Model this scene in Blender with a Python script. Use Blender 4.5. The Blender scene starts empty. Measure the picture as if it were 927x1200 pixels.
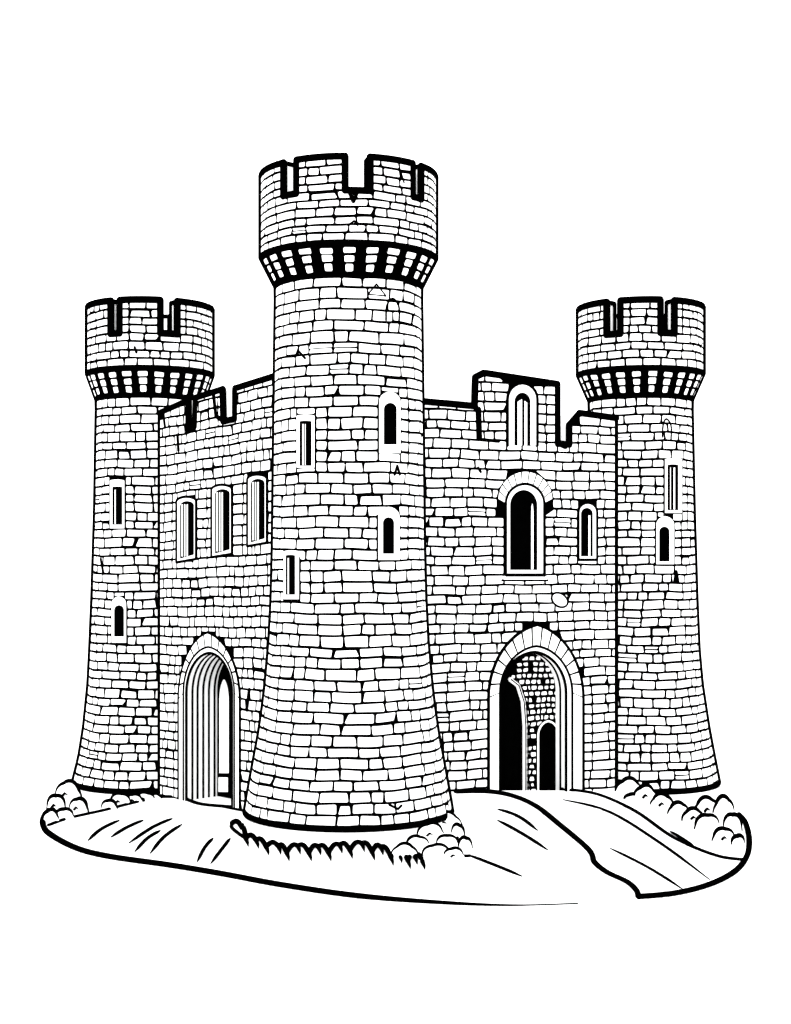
import bpy, math, random
from mathutils import Vector
from mathutils.geometry import tessellate_polygon
random.seed(11)
F=1800.0; CX=463.5; HY=640.0; HC=10.7
sc=bpy.context.scene

# ---------------- materials ----------------
def mat(name,c1,c2,scale=3.0,rough=1.0):
    m=bpy.data.materials.new(name); m.use_nodes=True
    nt=m.node_tree; nt.nodes.clear()
    o=nt.nodes.new('ShaderNodeOutputMaterial'); d=nt.nodes.new('ShaderNodeBsdfDiffuse')
    n=nt.nodes.new('ShaderNodeTexNoise'); n.inputs['Scale'].default_value=scale
    tc=nt.nodes.new('ShaderNodeTexCoord')
    r=nt.nodes.new('ShaderNodeValToRGB')
    r.color_ramp.elements[0].color=(*c1,1); r.color_ramp.elements[1].color=(*c2,1)
    nt.links.new(tc.outputs['Object'],n.inputs['Vector'])
    nt.links.new(n.outputs['Fac'],r.inputs['Fac']); nt.links.new(r.outputs['Color'],d.inputs['Color'])
    nt.links.new(d.outputs['BSDF'],o.inputs['Surface'])
    return m
WHITE=mat('white_stone',(0.86,0.86,0.86),(0.9,0.9,0.9))
BLACK=mat('black_ink_mortar',(0.0,0.0,0.0),(0.0004,0.0004,0.0004))
GROUND=mat('white_ground',(0.86,0.86,0.86),(0.9,0.9,0.9),0.4)
FOL=mat('white_foliage',(0.86,0.86,0.86),(0.9,0.9,0.9),5)

# ---------------- mesh builder ----------------
class MB:
    def __init__(s): s.v=[]; s.f=[]; s.m=[]
    def add(s,vs,fs,m=0):
        b=len(s.v); s.v.extend([tuple(p) for p in vs])
        for f in fs: s.f.append(tuple(b+i for i in f)); s.m.append(m)
    def build(s,name,mats,parent=None,smooth=False):
        me=bpy.data.meshes.new(name); me.from_pydata(s.v,[],s.f); 
        for m in mats: me.materials.append(m)
        me.polygons.foreach_set('material_index',s.m)
        if smooth: me.polygons.foreach_set('use_smooth',[True]*len(s.f))
        me.update()
        o=bpy.data.objects.new(name,me); sc.collection.objects.link(o)
        if parent: o.parent=parent
        return o
def empty(name,parent=None):
    e=bpy.data.objects.new(name,None); sc.collection.objects.link(e)
    if parent: e.parent=parent
    return e

def ball(mb,c,r,m=0,nu=8,nv=4,sz=1.0):
    vs=[];fs=[]
    for j in range(nv+1):
        t=math.pi*j/nv
        for i in range(nu):
            a=2*math.pi*i/nu
            vs.append((c[0]+r*math.sin(t)*math.cos(a),c[1]+r*math.sin(t)*math.sin(a),c[2]+r*sz*math.cos(t)))
    for j in range(nv):
        for i in range(nu):
            fs.append((j*nu+i,(j+1)*nu+i,(j+1)*nu+(i+1)%nu,j*nu+(i+1)%nu))
    mb.add(vs,fs,m)
def tube(mb,pts,rad,m=0,closed=False,n=8):
    pts=[Vector(p) for p in pts]; N=len(pts)
    R=rad if isinstance(rad,(list,tuple)) else [rad]*N
    for k in range(N if closed else N-1):
        a=pts[k]; b=pts[(k+1)%N]; ra=R[k]; rb=R[(k+1)%N]
        d=b-a
        if d.length<1e-5: continue
        d.normalize()
        up=Vector((0,0,1)) if abs(d.z)<0.9 else Vector((0,1,0))
        s=d.cross(up).normalized(); t=s.cross(d)
        vs=[];fs=[]
        for i in range(n):
            an=2*math.pi*i/n; o=s*math.cos(an)+t*math.sin(an)
            vs.append(a+o*ra); vs.append(b+o*rb)
        for i in range(n):
            j=(i+1)%n; fs.append((2*i,2*j,2*j+1,2*i+1))
        mb.add(vs,fs,m)
    for k in range(N):
        if R[k]>0.004: ball(mb,pts[k],R[k],m,8,6)
def smooth(p,k=6):
    out=[]
    n=len(p)
    for i in range(n-1):
        p0=p[max(i-1,0)];p1=p[i];p2=p[i+1];p3=p[min(i+2,n-1)]
        for j in range(k):
            t=j/k
            out.append(tuple(0.5*((2*p1[d])+(-p0[d]+p2[d])*t+(2*p0[d]-5*p1[d]+4*p2[d]-p3[d])*t*t+(-p0[d]+3*p1[d]-3*p2[d]+p3[d])*t**3) for d in range(2)))
    out.append(p[-1]); return out

# ---------------- surfaces ----------------
class Wall:
    def __init__(s,pxa,da,pxb,db,slope=0.0):
        s.A=Vector(((pxa-CX)/F*da,da)); B=Vector(((pxb-CX)/F*db,db))
        s.L=(B-s.A).length; s.d=(B-s.A)/s.L
        n=Vector((s.d.y,-s.d.x))
        if n.dot(-s.A)<0: n=-n
        s.n=n; s.sl=slope
    def umet(s,v): return 1.0
    def zof(s,u,v): return v*(1+s.sl*u/s.L)
    def P(s,u,v,off=0.0):
        q=s.A+s.d*u+s.n*off
        return Vector((q.x,q.y,s.zof(u,v)))
    def U(s,px,py,off=0.0):
        k=(px-CX)/F
        y=(off+s.A.dot(s.n))/(k*s.n.x+s.n.y)
        q=Vector((k*y,y))-s.A; u=q.dot(s.d); z=HC+(HY-py)*y/F
        return (u,z/(1+s.sl*u/s.L))
class Tower:
    def __init__(s,px,d,prof):
        s.c=Vector(((px-CX)/F*d,d)); s.D=s.c.length
        s.prof=sorted((z,r) for z,r in prof); s.a0=math.atan2(-s.c.x,s.c.y)
    def r(s,z):
        p=s.prof
        if z<=p[0][0]: return p[0][1]
        for i in range(len(p)-1):
            if z<=p[i+1][0]:
                t=(z-p[i][0])/(p[i+1][0]-p[i][0]+1e-9); return p[i][1]+(p[i+1][1]-p[i][1])*t
        return p[-1][1]
    def umet(s,v): return s.r(v)
    def P(s,u,v,off=0.0):
        r=s.r(v)+off
        return Vector((s.c.x+r*math.sin(u),s.c.y-r*math.cos(u),v))
    def U(s,px,py,off=0.0):
        k=(px-CX)/F; y=s.c.y-2.5
        for _ in range(15):
            z=HC+(HY-py)*y/F; r=s.r(z)+off
            A=1+k*k;B=-2*(k*s.c.x+s.c.y);C=s.c.x**2+s.c.y**2-r*r
            D=max(B*B-4*A*C,0); y=(-B-math.sqrt(D))/(2*A)
        return (math.atan2(k*y-s.c.x,s.c.y-y),HC+(HY-py)*y/F)
def loopU(S,l,off=0): return [S.U(x,y,off) for x,y in l]

# ---------------- bricks ----------------
def scan(loop,v):
    xs=[]
    n=len(loop)
    for i in range(n):
        (x0,y0),(x1,y1)=loop[i],loop[(i+1)%n]
        if (y0>v)!=(y1>v): xs.append(x0+(v-y0)/(y1-y0)*(x1-x0))
    xs.sort(); return [(xs[i],xs[i+1]) for i in range(0,len(xs)-1,2)]
def sub(iv,a,b):
    o=[]
    for x,y in iv:
        if b<=x or a>=y: o.append((x,y)); continue
        if a>x: o.append((x,a))
        if b<y: o.append((b,y))
    return o
def inter(A,B):
    o=[]
    for a in A:
        for b in B:
            x=max(a[0],b[0]);y=min(a[1],b[1])
            if y>x: o.append((x,y))
    return o
def brick(mb,S,bl,br,tl,tr,v0,v1,off,m=0):
    um=S.umet((v0+v1)/2)
    w=(br-bl)*um; h=v1-v0
    if w<0.02 or (tr-tl)*um<0.02 or h<0.02: return
    n=max(1,int(w/0.22))
    c=min(0.035,w*0.2,h*0.2)
    e=c/w
    ss=[0,e]+[i/n for i in range(1,n) if e*1.3<i/n<1-e*1.3]+[1-e,1]
    vs=[];fs=[]
    j=[random.uniform(-.013,.013) for _ in range(4)]
    for q,s in enumerate(ss):
        ins=c*random.uniform(.3,1.2) if q in(0,len(ss)-1) else 0
        ub=bl+(br-bl)*s; ut=tl+(tr-tl)*s
        def wob(u,v): 
            U=u*um
            return 0.016*math.sin(1.9*U+0.8*v)+0.008*math.sin(4.3*U-1.7*v)
        vb=v0+ins+j[0]*(1-s)+j[1]*s; vt=v1-ins+j[2]*(1-s)+j[3]*s
        vs.append(S.P(ub,vb+wob(ub,v0),off)); vs.append(S.P(ut,vt+wob(ut,v1),off))
    for q in range(len(ss)-1): fs.append((2*q,2*q+2,2*q+3,2*q+1))
    mb.add(vs,fs,m)
def bricks(mb,S,v0,v1,rows,wm,allowed,g=0.095,off=0.02):
    h0=(v1-v0)/rows
    cuts=[v0]
    for i in range(1,rows): cuts.append(v0+h0*i+random.uniform(-.07,.07)*h0)
    cuts.append(v1)
    phase=random.random()
    for r in range(rows):
        a,b=cuts[r],cuts[r+1]; vb=a+g/2; vt=b-g/2; vm=(a+b)/2
        um=S.umet(vm); G=g/um*0.9
        Ib,Im,It=allowed(vb),allowed(vm),allowed(vt)
        if not(len(Ib)==len(Im)==len(It)):
            I=inter(inter(Ib,Im),It)
            for src,up in ((It,True),(Ib,False)):
                res=src
                for x,y in I: res=sub(res,x,y)
                for x,y in res:
                    if (y-x)*um<.16: continue
                    c1=(x+y)/2; lim=vt if up else vb
                    for k in range(1,13):
                        v=(vt-(vt-vb)*k/12) if up else (vb+(vt-vb)*k/12)
                        if not any(p<=c1<=q for p,q in allowed(v)): break
                        lim=v
                    p0,p1=(lim+.03,vt) if up else (vb,lim-.03)
                    if p1-p0>.05:
                        nn=max(1,round((y-x)*um/wm)); st=(y-x)/nn
                        for k in range(nn):
                            l=x+st*k+G/2; rr=x+st*(k+1)-G/2
                            brick(mb,S,l,rr,l,rr,p0,p1,off)
            Ib=Im=It=I
        phase=(phase+.5+random.uniform(-.14,.14))%1
        for k in range(len(Im)):
            m0,m1=Im[k]
            (b0,b1),(t0,t1)=Ib[k],It[k]
            lo=min(b0,t0,m0);hi=max(b1,t1,m1)
            x=math.floor(lo*um/wm)*wm/um-phase*wm/um
            while x<hi:
                w=wm*random.choice((0.6,0.8,0.95,1.0,1.05,1.1,1.3))*random.uniform(.94,1.06)/um
                y=x+w
                if hi-y<0.3*wm/um: y=hi+1
                if y-lo<0.3*wm/um: y=lo+.55*wm/um
                sl=random.uniform(-.02,.02)/um; sr=random.uniform(-.02,.02)/um
                gw=G*random.uniform(.8,1.3)
                bl=max(x+sl,b0)+gw/2; br=min(y+sr,b1)-G/2
                tl=max(x-sl,t0)+gw/2; tr=min(y-sr,t1)-G/2
                if (br-bl)*um>0.05 and (tr-tl)*um>0.05:
                    q=random.random()
                    if (br-bl)*um<.4 or (tr-tl)*um<.4: q=1
                    if q<0.02 and (br-bl)*um>0.5:
                        vv=(vb+vt)/2
                        brick(mb,S,bl,br,tl,tr,vb,vv-g*.3,off); brick(mb,S,bl,br,tl,tr,vv+g*.3,vt,off)
                    elif q<0.04: brick(mb,S,bl+.03/um,br,tl+.06/um,tr-.05/um,vb,vt-.05,off)
                    elif q<0.065: brick(mb,S,bl,br,tl+.09/um,tr,vb,vt,off)
                    elif q<0.085: brick(mb,S,bl,br-.10/um,tl,tr,vb+.03,vt,off)
                    else: brick(mb,S,bl,br,tl,tr,vb,vt,off)
                x=y
# ---------------- arches ----------------
def arch(xl,xr,yb,ys,ya,tm=88,n=10,ybr=None,ysr=None,xa=None):
    ybr=yb if ybr is None else ybr; ysr=ys if ysr is None else ysr
    xm=(xl+xr)/2 if xa is None else xa; T=math.radians(tm); p=[(xl,yb)]
    for i in range(n+1):
        t=T*i/n; p.append((xl+(xm-xl)*(1-math.cos(t))/(1-math.cos(T)),ys+(ya-ys)*math.sin(t)/math.sin(T)))
    for i in range(n-1,-1,-1):
        t=T*i/n; p.append((xr+(xm-xr)*(1-math.cos(t))/(1-math.cos(T)),ysr+(ya-ysr)*math.sin(t)/math.sin(T)))
    p.append((xr,ybr)); return p
def ring(mb,S,lo,li,off,m,closed=True):
    n=len(lo); vs=[]
    for a,b in zip(lo,li):
        vs.append(S.P(*S.U(*a),off)); vs.append(S.P(*S.U(*b),off))
    fs=[(2*i,2*((i+1)%n),2*((i+1)%n)+1,2*i+1) for i in range(n if closed else n-1)]
    mb.add(vs,fs,m)
def poly(mb,S,l,off,m):
    P=[S.P(*S.U(*a),off) for a in l]
    tr=tessellate_polygon([P]); mb.add(P,tr,m)
def stroke(mb,S,l,rp,m=1,sm=True,taper=False,off=0.02,closed=False):
    q=smooth(l,5) if sm and len(l)>2 else l
    P=[S.P(*S.U(*a),off) for a in q]; n=len(P)
    R=[]
    for i,p in enumerate(P):
        t=i/(n-1); k=1.0
        if taper: k=max(0.15,min(1,4*t,4*(1-t)))
        R.append(rp*p.y/F*k)
    tube(mb,P,R,m,closed)

castle=empty('stone_castle')

# ---------------- towers ----------------
def make_tower(name,px,d,edge,head,rows,wm,zb,merl,ncorb,wins,extra=None,g=.09):
    Z=lambda y:HC+(HY-y)*d/F
    rh=head['r']*d/F; df=d-rh
    zt=HC+(HY-head['top'])*df/F; zg=HC+(HY-head['gap'])*df/F; zc1=HC+(HY-head['band'])*df/F; zc0=Z(head['c0'])
    prof=[(Z(y),r*d/F) for y,r in edge]
    prof.append((zc0,edge[0][1]*d/F)); prof.append((zc1,rh)); prof.append((zt+1,rh))
    S=Tower(px,d,prof)
    par=empty(name,castle)
    body=MB(); N=96
    zs=sorted(set([0,zb,zb+.001]+[zb+(zc0-zb)*i/40 for i in range(41)]+[zc0,zc1,zg]))
    for i in range(len(zs)-1):
        z0,z1=zs[i],zs[i+1]; vs=[];fs=[]
        for k in range(N):
            a=2*math.pi*k/N; vs+= [S.P(a,z0),S.P(a,z1)]
        for k in range(N):
            j=(k+1)%N; fs.append((2*k,2*j,2*j+1,2*k+1))
        body.add(vs,fs,0 if z1<=zb+.0005 and zb>0.2 else 1)
    vs=[S.P(2*math.pi*k/N,zg-.6,-.02) for k in range(N)]; body.add(vs,[tuple(range(N))],0)
    ri=-0.6
    vs=[];fs=[]
    for k in range(N):
        a=2*math.pi*k/N; vs+=[S.P(a,zg-.6,ri),S.P(a,zg,ri),S.P(a,zg)]
    for k in range(N):
        j=(k+1)%N; fs+=[(3*k,3*j,3*j+1,3*k+1),(3*k+1,3*j+1,3*j+2,3*k+2)]
    body.add(vs,fs,0)
    ml=[(S.a0+math.radians(a),S.a0+math.radians(b)) for a,b in merl]
    for a,b in ml:
        n=max(3,int((b-a)/0.07))
        A=[a+(b-a)*i/n for i in range(n+1)]
        fo=[];vs=[]
        for u in A: vs+=[S.P(u,zg),S.P(u,zt),S.P(u,zg,ri),S.P(u,zt,ri)]
        for i in range(n):
            p=4*i;q=p+4; fo.append((p,q,q+1,p+1))
        body.add(vs,fo,1)
        fi=[]
        for i in range(n):
            p=4*i;q=p+4; fi+=[(p+2,q+2,q+3,p+3),(p+1,q+1,q+3,p+3)]
        fi+=[(0,1,3,2),(4*n,4*n+1,4*n+3,4*n+2)]
        body.add(vs,fi,0)
    body.build('tower_body',[WHITE,BLACK],par)
    W=MB(); holes=[]
    for w in wins:
        fr,sl=w[0],w[1]
        holes.append(loopU(S,fr))
        ring(W,S,[(x+(0.8 if x<sum(p[0] for p in fr)/len(fr) else -.8),y) for x,y in fr],sl,0.05,0)
        for extra_l in w[2:]:
            poly(W,S,extra_l,0.03,0)
    B=MB()
    def al(v):
        iv=[(S.a0-math.pi,S.a0+math.pi)]
        for h in holes:
            for a,b in scan(h,v): iv=sub(iv,a,b)
        return iv
    bricks(B,S,zb+.08,zc0-.03,rows,wm,al,g=g)
    bricks(B,S,zc1+.06,zg,head['nr'],wm*.95,lambda v:[(S.a0-math.pi,S.a0+math.pi)],g=g)
    bricks(B,S,zg,zt-.05,head['nm'],wm*.9,lambda v:[(a+.02,b-.02) for a,b in ml],g=g)
    B.build('stone_blocks',[WHITE],par)
    C=MB(); per=2*math.pi/ncorb
    zr=[zc0+.12+(zc1-.12-zc0-.12)*t for t in (0,.36,.7,1)]
    for i in range(ncorb):
        u=i*per+.04
        for r_ in range(3):
            hw=per*(.18+.045*r_)*random.uniform(.92,1.08)
            brick(C,S,u-hw,u+hw,u-hw,u+hw,zr[r_]+.045,zr[r_+1]-.045,.05)
    C.build('corbels',[WHITE],par)
    W.build('slit_window_frames',[WHITE,BLACK],par)
    T=MB(); q=d/F
    for sgn in (-1,1):
        pts=[]
        for z in [zb+(zc0-zb)*i/40 for i in range(41)]+[zc1,zt]:
            r=S.r(z); a=S.a0+sgn*math.acos(r/S.D); pts.append(S.P(a,z,.02))
        tube(T,pts,[q*(3.6 if p.z>zc0-.1 else 3.3) for p in pts],0)
    def circ(z,rp,off=0):
        tube(T,[S.P(2*math.pi*k/72,z,off) for k in range(72)],rp*q,0,True)
    circ(zc1,3.8); circ(zc0,2.4); circ(zb,head.get('br',4.0))
    path=[]
    ms=sorted([((a-S.a0)%(2*math.pi),(b-a)) for a,b in ml])
    for i,(a,w) in enumerate(ms):
        a+=S.a0
        path.append(S.P(a,zg)); 
        n=8
        path+= [S.P(a+w*k/n,zt) for k in range(n+1)]
        path.append(S.P(a+w,zg))
        nx=ms[(i+1)%len(ms)][0]+S.a0+(2*math.pi if i==len(ms)-1 else 0)
        path+= [S.P(a+w+(nx-a-w)*k/4,zg) for k in range(1,4)]
        tube(T,[S.P(a,zg,ri),S.P(a,zt,ri),S.P(a,zt,0)],2.8*q,0)
        tube(T,[S.P(a+w,zg,ri),S.P(a+w,zt,ri),S.P(a+w,zt,0)],2.8*q,0)
        tube(T,[S.P(a+w*k/n,zt,ri) for k in range(n+1)],2.6*q,0)
    tube(T,path,4.3*q,0,True)
    if extra: extra(T,S)
    T.build('edge_lines',[BLACK],par,True)
    return S

def slit(fx0,fx1,fy0,fy1,sx0,sx1,sy0,sy1,rnd=True,inner=None):
    k=(fx1-fx0)*.45 if rnd else 1.5
    w=[arch(fx0,fx1,fy1,fy0+k,fy0,88,5),arch(sx0,sx1,sy1,sy0+((sx1-sx0)*.5 if rnd else 1),sy0,88,5)]
    if inner: 
        for a,b in inner: w.append([(a,sy1-1),(a,sy0+4),(b,sy0+4),(b,sy1-1)])
    return w
def ex_c(T,S):
    stroke(T,S,[(431,345),(441,333),(452,347),(431,345)],1.1,0,False)
    stroke(T,S,[(452,375),(453,358),(460,350),(467,360),(467,378)],1.4,0)
    stroke(T,S,[(351,412),(358,420)],1.6,0,False)
    stroke(T,S,[(410,226),(414,236),(418,226)],2.6,0,False)
    stroke(T,S,[(410,226),(418,226)],2.6,0,False)
    stroke(T,S,[(468,200),(472,210),(470,204),(473,214)],1.2,0,False)
    stroke(T,S,[(462,556),(465,546),(468,556)],1.8,0,False)
    stroke(T,S,[(456,943),(466,948),(470,944)],1.6,0,False)
    stroke(T,S,[(408,264),(415,259),(419,264)],1.3,0,False)
make_tower('round_keep_tower',408.5,60,
 [(345,84),(500,86),(640,87.5),(700,89),(750,91.5),(800,96),(830,99.5),(860,104),(900,111.5),(930,117),(960,122)],
 dict(r=101.5,top=183,gap=223,band=284,c0=338,nr=6,nm=4),50,0.86,0.38,
 [(-34.7,-2.2),(13.6,45),(54,93),(-93,-46),(107,140),(154,187),(201,233),(247,257)],24,
 [slit(348,370,486,548,352,366,493,546,False,[(355,356.5),(358,358.6)]),
  slit(443,469,459,531,449,464,472,521),
  slit(442,468,594,656,448,461,606,649),
  slit(333,352,645,702,336,347,650,697,False,[(338,339.2)])],ex_c,.098)
def ex_l(T,S):
    stroke(T,S,[(158,407),(160,413)],1.6,0,False)
    stroke(T,S,[(119,655),(122,672)],2,0,False)
make_tower('round_corner_tower',176,69.5,
 [(478,60.5),(600,62.5),(700,65.5),(760,68),(800,70),(850,75),(885,80.5),(915,88)],
 dict(r=71.5,top=351,gap=390,band=431,c0=470,nr=4,nm=4,br=3.6),44,0.76,0.12,
 [(-28,9),(25,95),(-95,-38),(109,142),(156,190),(204,236),(248,255)],24,
 [slit(129,147,562,619,132.5,144,570,615,False,[(135,136)]),slit(131,149,699,753,134.5,146,709,746)],ex_l,.106)
def ex_r(T,S):
    stroke(T,S,[(776,512),(777,497),(781,491),(786,499),(786,515)],1.2,0)
    stroke(T,S,[(790,682),(792,670),(794,682)],2.2,0,False)
make_tower('round_corner_tower',750.5,69.5,
 [(478,58),(600,60.5),(700,63.5),(760,66),(800,69.5),(850,77),(885,83.5),(928,92)],
 dict(r=71.5,top=351,gap=390,band=431,c0=470,nr=4,nm=4,br=3.6),44,0.76,0.12,
 [(-18,18),(32,95),(-95,-32),(109,142),(156,190),(204,236),(248,252)],24,
 [slit(778,799,537,601,781.5,794,544,598,False,[(789,790.5),(785,785.6)]),slit(768,790,605,661,772,784,617,658)],ex_r,.106)

# ---------------- curtain walls ----------------
def make_wall(name,S,outer,wins,door,rows,wm,thick,dd,endpx,extra,holes_override={}):
    par=empty(name,castle)
    O=[S.U(x,y) for x,y in outer]
    O.append((O[-1][0],0)); O.append((O[0][0],0))
    D=loopU(S,door['open']); 
    V=MB()
    P=[S.P(u,v) for u,v in O]; H=[S.P(u,v) for u,v in D]
    V.add(P+H,tessellate_polygon([P,H]),1)
    Pb=[S.P(u,v,-thick) for u,v in O]
    V.add(Pb,tessellate_polygon([Pb]),0)
    n=len(P); V.add(P+Pb,[(i,(i+1)%n,(i+1)%n+n,i+n) for i in range(n)],0)
    Hd=[S.P(u,v,-dd) for u,v in D]; n=len(H)
    V.add(H+Hd,[(i,(i+1)%n,(i+1)%n+n,i+n) for i in range(n-1)],0)
    umin=min(u for u,v in D)-.6;umax=max(u for u,v in D)+.6;vmax=max(v for u,v in D)+.5
    V.add([S.P(umin,0,-dd-.01),S.P(umax,0,-dd-.01),S.P(umax,vmax,-dd-.01),S.P(umin,vmax,-dd-.01)],[(0,1,2,3)],1)
    V.add([S.P(umin,.02,-dd),S.P(umax,.02,-dd),S.P(umax,.02,0),S.P(umin,.02,0)],[(0,1,2,3)],0)
    V.build('wall_core',[WHITE,BLACK],par)
    W=MB(); holes=[loopU(S,door['outer'])]
    for w in wins:
        holes.append(loopU(S,holes_override.get(id(w[0]),w[0])))
        ring(W,S,[(x,y) for x,y in w[0]],w[1],0.05,0)
        if len(w)>2:
            for l in w[2]: poly(W,S,l,.05,0)
    W.build('window_frames',[WHITE,BLACK],par)
    B=MB()
    def al(v):
        iv=scan(O,v)
        for h in holes:
            for a,b in scan(h,v): iv=sub(iv,a-.02,b+.02)
        return iv
    top=max(v for u,v in O)
    bricks(B,S,0.02,top,rows,wm,al,g=.102)
    B.build('stone_blocks',[WHITE],par)
    T=MB()
    q=S.A.y/F
    tube(T,P[:-2],4.2*q*1.05,0)
    ue=S.U(endpx,700)[0]
    tube(T,[S.P(ue,0),S.P(ue,S.U(endpx,488)[1])],2.9*q,0)
    A=MB()
    extra(A,T,S)
    A.build('archway_surround',[WHITE,BLACK],par)
    T.build('edge_lines',[BLACK],par,True)

def voussoirs(A,S,lo,li,n,off=.05):
    lo=lo[1:-1]; li=li[1:-1]; m=len(lo)-1
    def at(l,t):
        i=min(int(t*m),m-1); f=t*m-i
        return (l[i][0]+(l[i+1][0]-l[i][0])*f,l[i][1]+(l[i+1][1]-l[i][1])*f)
    for k in range(n):
        a=(k+.09)/n; b=(k+.91)/n
        ts=[a+(b-a)*j/3 for j in range(4)]
        o=[at(lo,t) for t in ts]; i=[at(li,t) for t in ts]
        o=[(x+(u-x)*.06,y+(v-y)*.06) for (x,y),(u,v) in zip(o,i)]
        ring(A,S,o,i,off,0,False)

# left wall
SL=Wall(320,60.5,187,65.9,-0.03)
dl_outer=arch(210,282,938,820,741,80,12,xa=244,ybr=947)
dl_mid=arch(216,276,938,812,758,85,12,xa=245,ybr=946)
dl_open=arch(219,273,938,812,765,87,12,xa=246,ybr=946)
def exL(A,T,S):
    voussoirs(A,S,dl_outer,dl_mid,13)
    for lo,li in (([dl_outer[0],dl_outer[1]],[dl_mid[0],dl_mid[1]]),([dl_outer[-1],dl_outer[-2]],[dl_mid[-1],dl_mid[-2]])):
        ring(A,S,[(x*.94+u*.06,y) for (x,y),(u,v) in zip(lo,li)],li,.05,0,False)
    stroke(T,S,dl_outer,1.8,0,False,off=.03)
    D=loopU(S,dl_open); 
    ring(A,S,dl_mid,dl_open,.03,0,False)
    tube(T,[S.P(u,v,.03) for u,v in D],.06,0); 
    stroke(T,S,dl_mid,1.3,0,False,off=.05)
    for o in (-.28,-.55,-.85,-1.15,-1.45): 
        tube(T,[S.P(u,v,o) for u,v in D],.052,0)
    o=-1.58
    w=arch(257,268,906,822,796,80,8)
    Pw=[S.P(*S.U(x,y,o),o) for x,y in w]; A.add(Pw,tessellate_polygon([Pw]),0)
    Pw=[S.P(*S.U(x,y,o),o) for x,y in [(256,928),(256,911),(267,911),(267,928)]]; A.add(Pw,tessellate_polygon([Pw]),0)
def lwin(x0,x1,yt,yb,dy):
    fr=arch(x0,x1,yb+dy,yt+6,yt,88,5,ybr=yb-dy,ysr=yt+5)
    sl=arch(x0+4,x1-2.5,yb-4+dy,yt+11,yt+5,88,5,ybr=yb-5-dy,ysr=yt+10)
    il=[[(a,yb-5),(a,yt+9),(a+1.2,yt+9),(a+1.2,yb-5)] for a in (x0+6,x0+9,x0+12)]
    return (fr,sl,il)
lw=[lwin(208,231,582,657,2),lwin(249,273,568,651,2),lwin(291,314,556,638,2)]
def exL2(A,T,S):
    exL(A,T,S)
    for w in lw: stroke(T,S,w[0]+[w[0][0]],1.7,0,False,off=.05)
    stroke(T,S,[(290,832),(292,815),(293,808)],2.4,0)
    stroke(T,S,[(209,512),(210,528)],2.2,0,False)
    stroke(T,S,[(251,461),(254,488),(262,494)],2.6,0,False)
    stroke(T,S,[(192,482),(194,500)],2.0,0,False)
make_wall('curtain_wall',SL,
 [(350,432),(276,455),(276,491),(262,494),(261,456),(230,466),(229,500),(221,505),(221,469),(187,484)],
 lw,dict(open=dl_open,outer=dl_outer),42,0.60,1.9,1.6,187,exL2)

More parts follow.
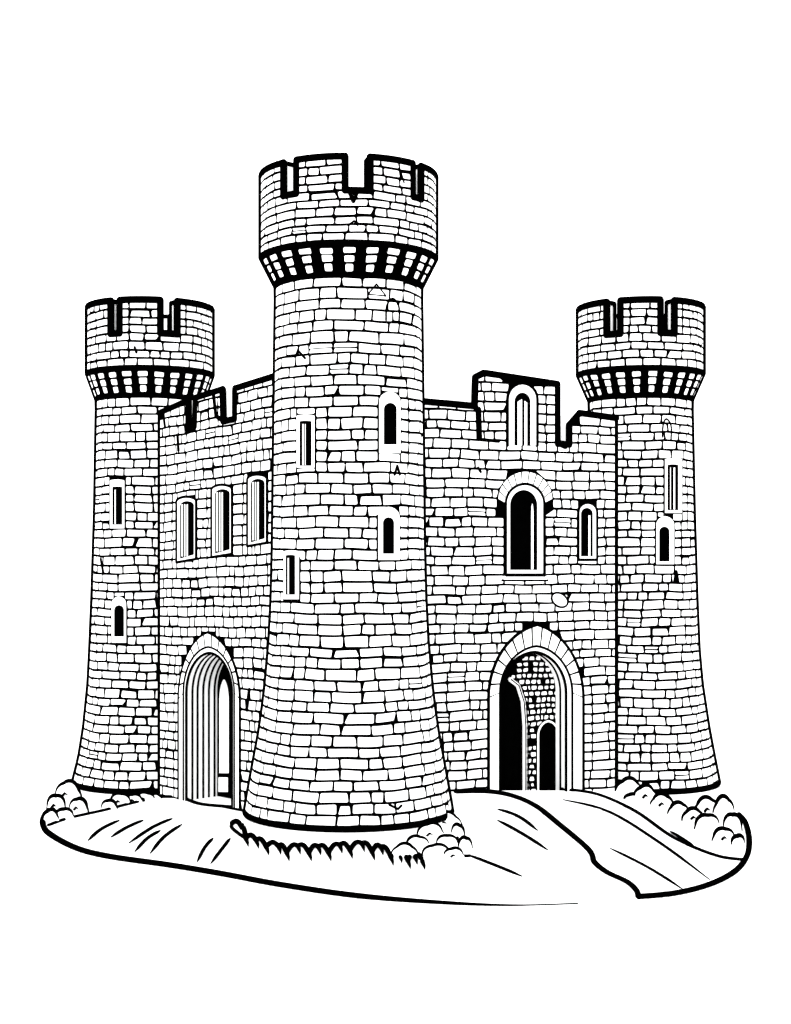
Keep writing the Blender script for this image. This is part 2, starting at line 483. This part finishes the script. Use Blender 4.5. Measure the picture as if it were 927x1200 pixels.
# right wall
SR=Wall(497,61.8,722,65.8,0)
dr_outer=arch(572,683,932,818,732,78,14,xa=629)
dr_mid=arch(585,670,932,812,757,84,14,xa=628)
dr_open=arch(586,663,932,812,764,86,14,xa=626)
bw_out=arch(583,647,672,585,552,88,12)
bw_fr=arch(592,637,674,590,567,88,12)
bw_sl=arch(597,629,668,592,574,88,12)
tw=(arch(594,629,522,468,449,88,6),arch(602,621,522,471,460,88,6),
    [[(606,522),(606,471),(611,468),(611,522)],[(614,522),(614,470),(617,472),(617,522)]])
sw=(arch(677,699,656,600,589,88,6),arch(680,694,652,602,595,88,6),[[(689,652),(689,604),(691,604),(691,652)]])
def exR(A,T,S):
    voussoirs(A,S,dr_outer,dr_mid,15)
    for lo,li in (([dr_outer[0],dr_outer[1]],[dr_mid[0],dr_mid[1]]),([dr_outer[-1],dr_outer[-2]],[dr_mid[-1],dr_mid[-2]])):
        ring(A,S,[(x*.94+u*.06,y) for (x,y),(u,v) in zip(lo,li)],li,.05,0,False)
    ring(A,S,dr_mid,dr_open,.03,0,False)
    stroke(T,S,dr_outer,2.1,0,False,off=.03)
    stroke(T,S,dr_mid,1.5,0,False,off=.05)
    stroke(T,S,dr_open,1.8,0,False,off=.03)
    D=loopU(S,dr_open)
    for o in (-.4,): tube(T,[S.P(u,v,o) for u,v in D],.06,0)
    o=-.78
    reg=[S.U(x,y,o) for x,y in [(611,932),(611,850),(609,822),(603,803),(594,795),(605,775),(625,764),(645,775),(662,800),(664,932)]]
    sd=[S.U(x,y,o) for x,y in arch(629,655,932,862,844,85,8)]
    bx=MB()
    def al(v):
        iv=scan(reg,v)
        for a,b in scan(sd,v): iv=sub(iv,a,b)
        return iv
    bricks(bx,S,0,6.6,26,.28,al,g=.112,off=o)
    b=len(A.v); A.v+=bx.v; A.f+=[tuple(b+i for i in f) for f in bx.f]; A.m+=[0]*len(bx.f)
    def inner(l,rp,m,oo):
        P=[S.P(*S.U(x,y,o),oo) for x,y in l]; 
        tube(A,P,[rp*p.y/F for p in P],m)
    a1=[(594,796),(603,803),(609,822),(611,850),(611,932)]
    inner([(x+3,y) for x,y in a1],2.6,0,o+.06)
    inner([(x+3,y) for x,y in a1],.8,1,o+.16)
    inner([(x+6.4,y) for x,y in a1],.9,1,o+.1)
    inner(arch(630,654,932,862,845,85,8),1.1,0,o+.05)
    voussoirs(A,S,bw_out,bw_fr,11)
    stroke(T,S,bw_fr,1.7,0,False,off=.05); stroke(T,S,[bw_fr[0],bw_fr[-1]],2.2,0,False,off=.05)
    poly(A,S,[(589,679),(589,675),(640,675),(640,679)],.08,0)
    stroke(T,S,[(588,680),(641,680)],1.3,0,False,off=.05)
    P=arch(622,624.5,667,604,590,80,4); poly(A,S,P,.04,0)
    stroke(T,S,sw[0]+[sw[0][0]],1.7,0,False,off=.05)
    stroke(T,S,tw[0],1.9,0,False,off=.05)
    stroke(T,S,[(560,480),(561,513)],4.0,0,False); stroke(T,S,[(561,515),(584,517)],2.2,0,False)
    stroke(T,S,[(655,520),(662,523)],3.6,0,False)
    stroke(T,S,[(560,548),(563,553)],1.8,0,False)
    l=[(655+10*math.cos(t)*.9-3*math.sin(t),703+5*math.cos(t)+7*math.sin(t)) for t in [i*math.pi/8 for i in range(16)]]
    poly(A,S,l,.06,0); stroke(T,S,l+[l[0]],1.3,0,False,off=.06)
bwh=arch(583,647,598,585,552,88,12)+[(638,600),(638,680),(591,680),(591,600)]
make_wall('curtain_wall',SR,
     [(470,468),(556,476),(557,442),(567,437),(653,450),(653,520),(667,521),(667,498),(679,484),(722,490)],
     [tw,sw,(bw_fr,bw_sl)],dict(open=dr_open,outer=dr_outer),45,0.80,2.6,.8,722,exR,{id(bw_fr):bwh})

# ---------------- ground ----------------
def hgt(x,y):
    q=Vector((x,y))-SR.A; u=q.dot(SR.d); dist=q.dot(SR.n)
    if dist<-.2: dist=-.2
    wy=(SR.A+SR.d*u).y
    A=max(0,HC-287*wy/F)
    if u<-1.5 or u>SR.L+1.5: A*=0
    return A*max(0,min(1,1-dist/2.6))
class Ground:
    def P(s,x,y,off=0): return Vector((x,y,hgt(x,y)+off))
    def U(s,px,py,off=0):
        k=(px-CX)/F; h=0
        for _ in range(25):
            y=(HC-h)*F/(py-HY); h=.5*h+.5*hgt(k*y,y)
        return (k*y,y)
G=Ground()
g=MB(); g.add([(-900,-60,-.7),(900,-60,-.7),(900,1800,-.7),(-900,1800,-.7)],[(0,1,2,3)]); g.build('ground',[GROUND])
rimL=[(62,948),(53,955),(50,966),(58,978),(90,995),(130,1005),(200,1015),(260,1025),(330,1038),(420,1051),(520,1059),(600,1062),(677,1060)]
rimR=[(748,1052),(790,1048),(830,1038),(860,1023),(875,1005),(878,985),(874,966),(866,956)]
sm1=smooth(rimL,4)+smooth(rimR,4)
mp=[Vector((*G.U(*a),0)) for a in sm1]
mp+= [Vector((19,74,0)),Vector((10,82,0)),Vector((-10,82,0)),Vector((-19,74,0))]
md=MB(); md.add(mp,tessellate_polygon([mp]))
c=sum(mp,Vector())/len(mp)
lo=[Vector((c.x+(p.x-c.x)*1.06,c.y+(p.y-c.y)*1.06,-.72)) for p in mp]; n=len(mp)
md.add(mp+lo,[(i,(i+1)%n,(i+1)%n+n,i+n) for i in range(n)])
vs=[];fs=[];nu,nd=24,8
for i in range(nu+1):
    for j in range(nd+1):
        q=SR.A+SR.d*(-1.4+(SR.L+2.8)*i/nu)+SR.n*(2.7*j/nd-.1); vs.append((q.x,q.y,hgt(q.x,q.y)+.004))
for i in range(nu):
    for j in range(nd):
        a=i*(nd+1)+j; fs.append((a,a+1,a+nd+2,a+nd+1))
md.add(vs,fs)
mound=md.build('grass_mound',[GROUND])
le=smooth([(588,931),(625,945),(655,968),(690,997),(700,1018),(735,1035),(748,1051)],5)
re=smooth([(676,928),(712,936),(750,955),(785,978),(820,1003),(838,1020),(832,1033)],5)
pm=MB(); vs=[];fs=[]
for a,b in zip(le,re):
    for k in range(7):
        t=k/6; p=G.P(*G.U(a[0]+(b[0]-a[0])*t,a[1]+(b[1]-a[1])*t),.01); vs.append(p)
for i in range(len(le)-1):
    for k in range(6): a=i*7+k; fs.append((a,a+1,a+8,a+7))
pm.add(vs,fs); path=pm.build('path',[GROUND])
L=MB()
def gs(l,rp,taper=True,sm=True,tip=None):
    q=smooth(l,6) if len(l)>2 else [(l[0][0]+(l[1][0]-l[0][0])*i/6,l[0][1]+(l[1][1]-l[0][1])*i/6) for i in range(7)]
    P=[G.P(*G.U(*a),.035) for a in q]; n=len(P);R=[]
    for i,p in enumerate(P):
        t=i/(n-1);k=1
        if taper: k=max(.3,min(1,3.5*t+.3,3.5*(1-t)+.2))
        if tip: k=max(.25,min(1,(1-t)*tip))
        R.append(rp*p.y/F*k)
    tube(L,P,R,0)
gs(rimL,3.7,False,tip=4)
gs(rimR,3.6,False)
gs([(535,929),(570,929),(600,934),(628,946),(655,967),(690,997),(697,1012),(712,1024),(735,1035),(746,1045),(748,1052)],3.6,False)
gs([(57,968),(80,960),(120,951),(160,941),(190,935)],2.2,False)
gs([(185,935),(212,936),(238,944),(288,948)],2.5,False)
gs([(187,931),(215,933),(245,931)],1.8,False)
for l in ([(140,962),(118,973),(103,986)],[(168,962),(148,971),(130,982)],[(202,960),(178,971),(151,989)],[(188,974),(172,984),(158,999)],[(213,967),(192,982),(176,1001)],
          [(250,983),(240,994),(231,1011)],[(270,983),(260,996),(247,1013)],
          [(583,962),(612,978),(642,997)],[(583,949),(608,958),(630,974)],[(549,1003),(580,1015),(612,1028)]):
    gs(l,2.3)
gs([(658,926),(700,932),(745,952),(790,983),(840,1004),(874,1009)],2.4,False)
gs([(660,938),(715,953),(775,990),(832,1032)],2.1)
gs([(715,995),(760,1018),(800,1043)],2.0)
gs([(785,975),(800,984),(816,995)],2.1)
gs([(533,958),(541,970),(536,985),(548,996),(550,1004),(536,1004)],2.2,False)
L.build('contour_lines',[BLACK],mound,True)

# ---------------- bushes : low shrub clumps with lobed crowns ----------------
def bush(lumps,lw=1.6,name='bush'):
    par=empty(name); b=MB(); t=MB()
    for x,y,rx,rz in lumps:
        gx,gy=G.U(x,y); q=gy/F
        c=Vector((gx,gy,hgt(gx,gy)-.02)); ph=random.random()*6
        nu,nv=24,8; vs=[];fs=[]
        def prof(a): return 1+.10*abs(math.sin(2.5*a+ph))-.04
        for j in range(nv+1):
            th=math.pi/2*j/nv
            for i in range(nu):
                a=2*math.pi*i/nu
                dx=math.cos(th)*math.cos(a); dy=math.cos(th)*math.sin(a); dz=math.sin(th)
                k=prof(math.atan2(dz,dx))*.98
                vs.append((c.x+dx*rx*q*k,c.y+dy*rx*q*.75,c.z+dz*rz*q*k))
        for j in range(nv):
            for i in range(nu): fs.append((j*nu+i,j*nu+(i+1)%nu,(j+1)*nu+(i+1)%nu,(j+1)*nu+i))
        b.add(vs,fs,0)
        n=24;P=[];R=[]
        a0=random.uniform(0,.5); a1=math.pi-random.uniform(0,.5)
        for i in range(n+1):
            a=a0+(a1-a0)*i/n; k=prof(a)
            P.append(c+Vector((rx*q*k*math.cos(a),0,rz*q*k*math.sin(a))))
            R.append(lw*q*(.35+.7*math.sin(math.pi*i/n)))
        tube(t,P,R,0)
        if rx>9 and random.random()<.6:
            y0=-rx*q*.8
            P=[c+Vector((rx*q*s_,y0,rz*q*h_)) for s_,h_ in ((-.3,.35),(-.12,.5),(.1,.42))]
            tube(t,P,[.5*lw*q,.45*lw*q,.2*lw*q],0)
    b.build('foliage',[FOL],par,True); t.build('leaf_outline',[BLACK],par,True)
bush([(80,938,15,22),(66,950,11,18),(92,952,11,16),(60,964,9,15),(76,960,11,12)],lw=3.2)
bush([(128,948,9,10),(141,943,12,13),(157,940,10,9),(170,938,11,9),(182,937,7,7)],lw=3.0)
bush([(737,931,15,18),(756,938,13,17),(741,937,9,6),(775,947,13,16),(795,956,12,15),(828,955,14,20),(848,958,12,24),(812,962,12,14),
      (829,972,15,17),(858,974,11,20),(848,986,13,15),(865,992,8,13)],lw=3.4)
bush([(521,968,19,16),(536,982,8,16),(505,982,16,17),(524,990,13,11),(489,993,14,13),(512,1003,17,13),(545,1003,9,22),(532,1005,12,11),(474,1004,15,15)],lw=2.8)
fr=MB(); pts=[(272,966),(284,972),(288,984),(300,986),(312,994),(326,993),(336,1001),(349,993),(362,1001),(373,994),(385,1001),(398,992),(410,998),(424,990),(436,1000),(446,994),(458,1006),(468,1003),(478,1010),(486,1005),(495,1011)]
q=[]
for i in range(len(pts)-1):
    (x0,y0),(x1,y1)=pts[i],pts[i+1]
    for k in range(6):
        t=k/6; q.append((x0+(x1-x0)*t,y0+(y1-y0)*t-5*math.sin(math.pi*t)))
P=[G.P(*G.U(*a),.05) for a in q]
tube(fr,P,[3.2*p.y/F for p in P],0)
for x,y in pts[2:]:
    P=[G.P(*G.U(x,y),.05),G.P(*G.U(x+2,y+5),.05),G.P(*G.U(x+3,y+9),.02)]; tube(fr,P,[3.1*P[0].y/F,2.0*P[0].y/F,.4*P[0].y/F],0)
l=smooth([(288,984),(278,977),(271,970),(275,965),(284,968)],5); P=[G.P(*G.U(*a),.05) for a in l]; tube(fr,P,[2.2*p.y/F for p in P],0)
fr.build('grass_fringe',[BLACK],None,True)

# ---------------- camera / light ----------------
cam=bpy.data.cameras.new('camera'); co=bpy.data.objects.new('camera',cam); sc.collection.objects.link(co)
co.location=(0,0,HC); co.rotation_euler=(math.radians(90),0,0)
cam.sensor_fit='VERTICAL'; cam.sensor_height=36; cam.sensor_width=36; cam.lens=54
cam.shift_y=40/1200; cam.clip_end=5000; sc.camera=co
w=bpy.data.worlds.new('World'); sc.world=w; w.use_nodes=True
bg=w.node_tree.nodes['Background']; bg.inputs[0].default_value=(1,1,1,1); bg.inputs[1].default_value=3.2
s=bpy.data.lights.new('sun','SUN'); s.energy=1.5; s.angle=math.radians(10); so=bpy.data.objects.new('sun',s); sc.collection.objects.link(so)
so.rotation_euler=(math.radians(50),0,math.radians(-15))
sc.view_settings.view_transform='Standard'; sc.view_settings.look='None'; sc.view_settings.exposure=0
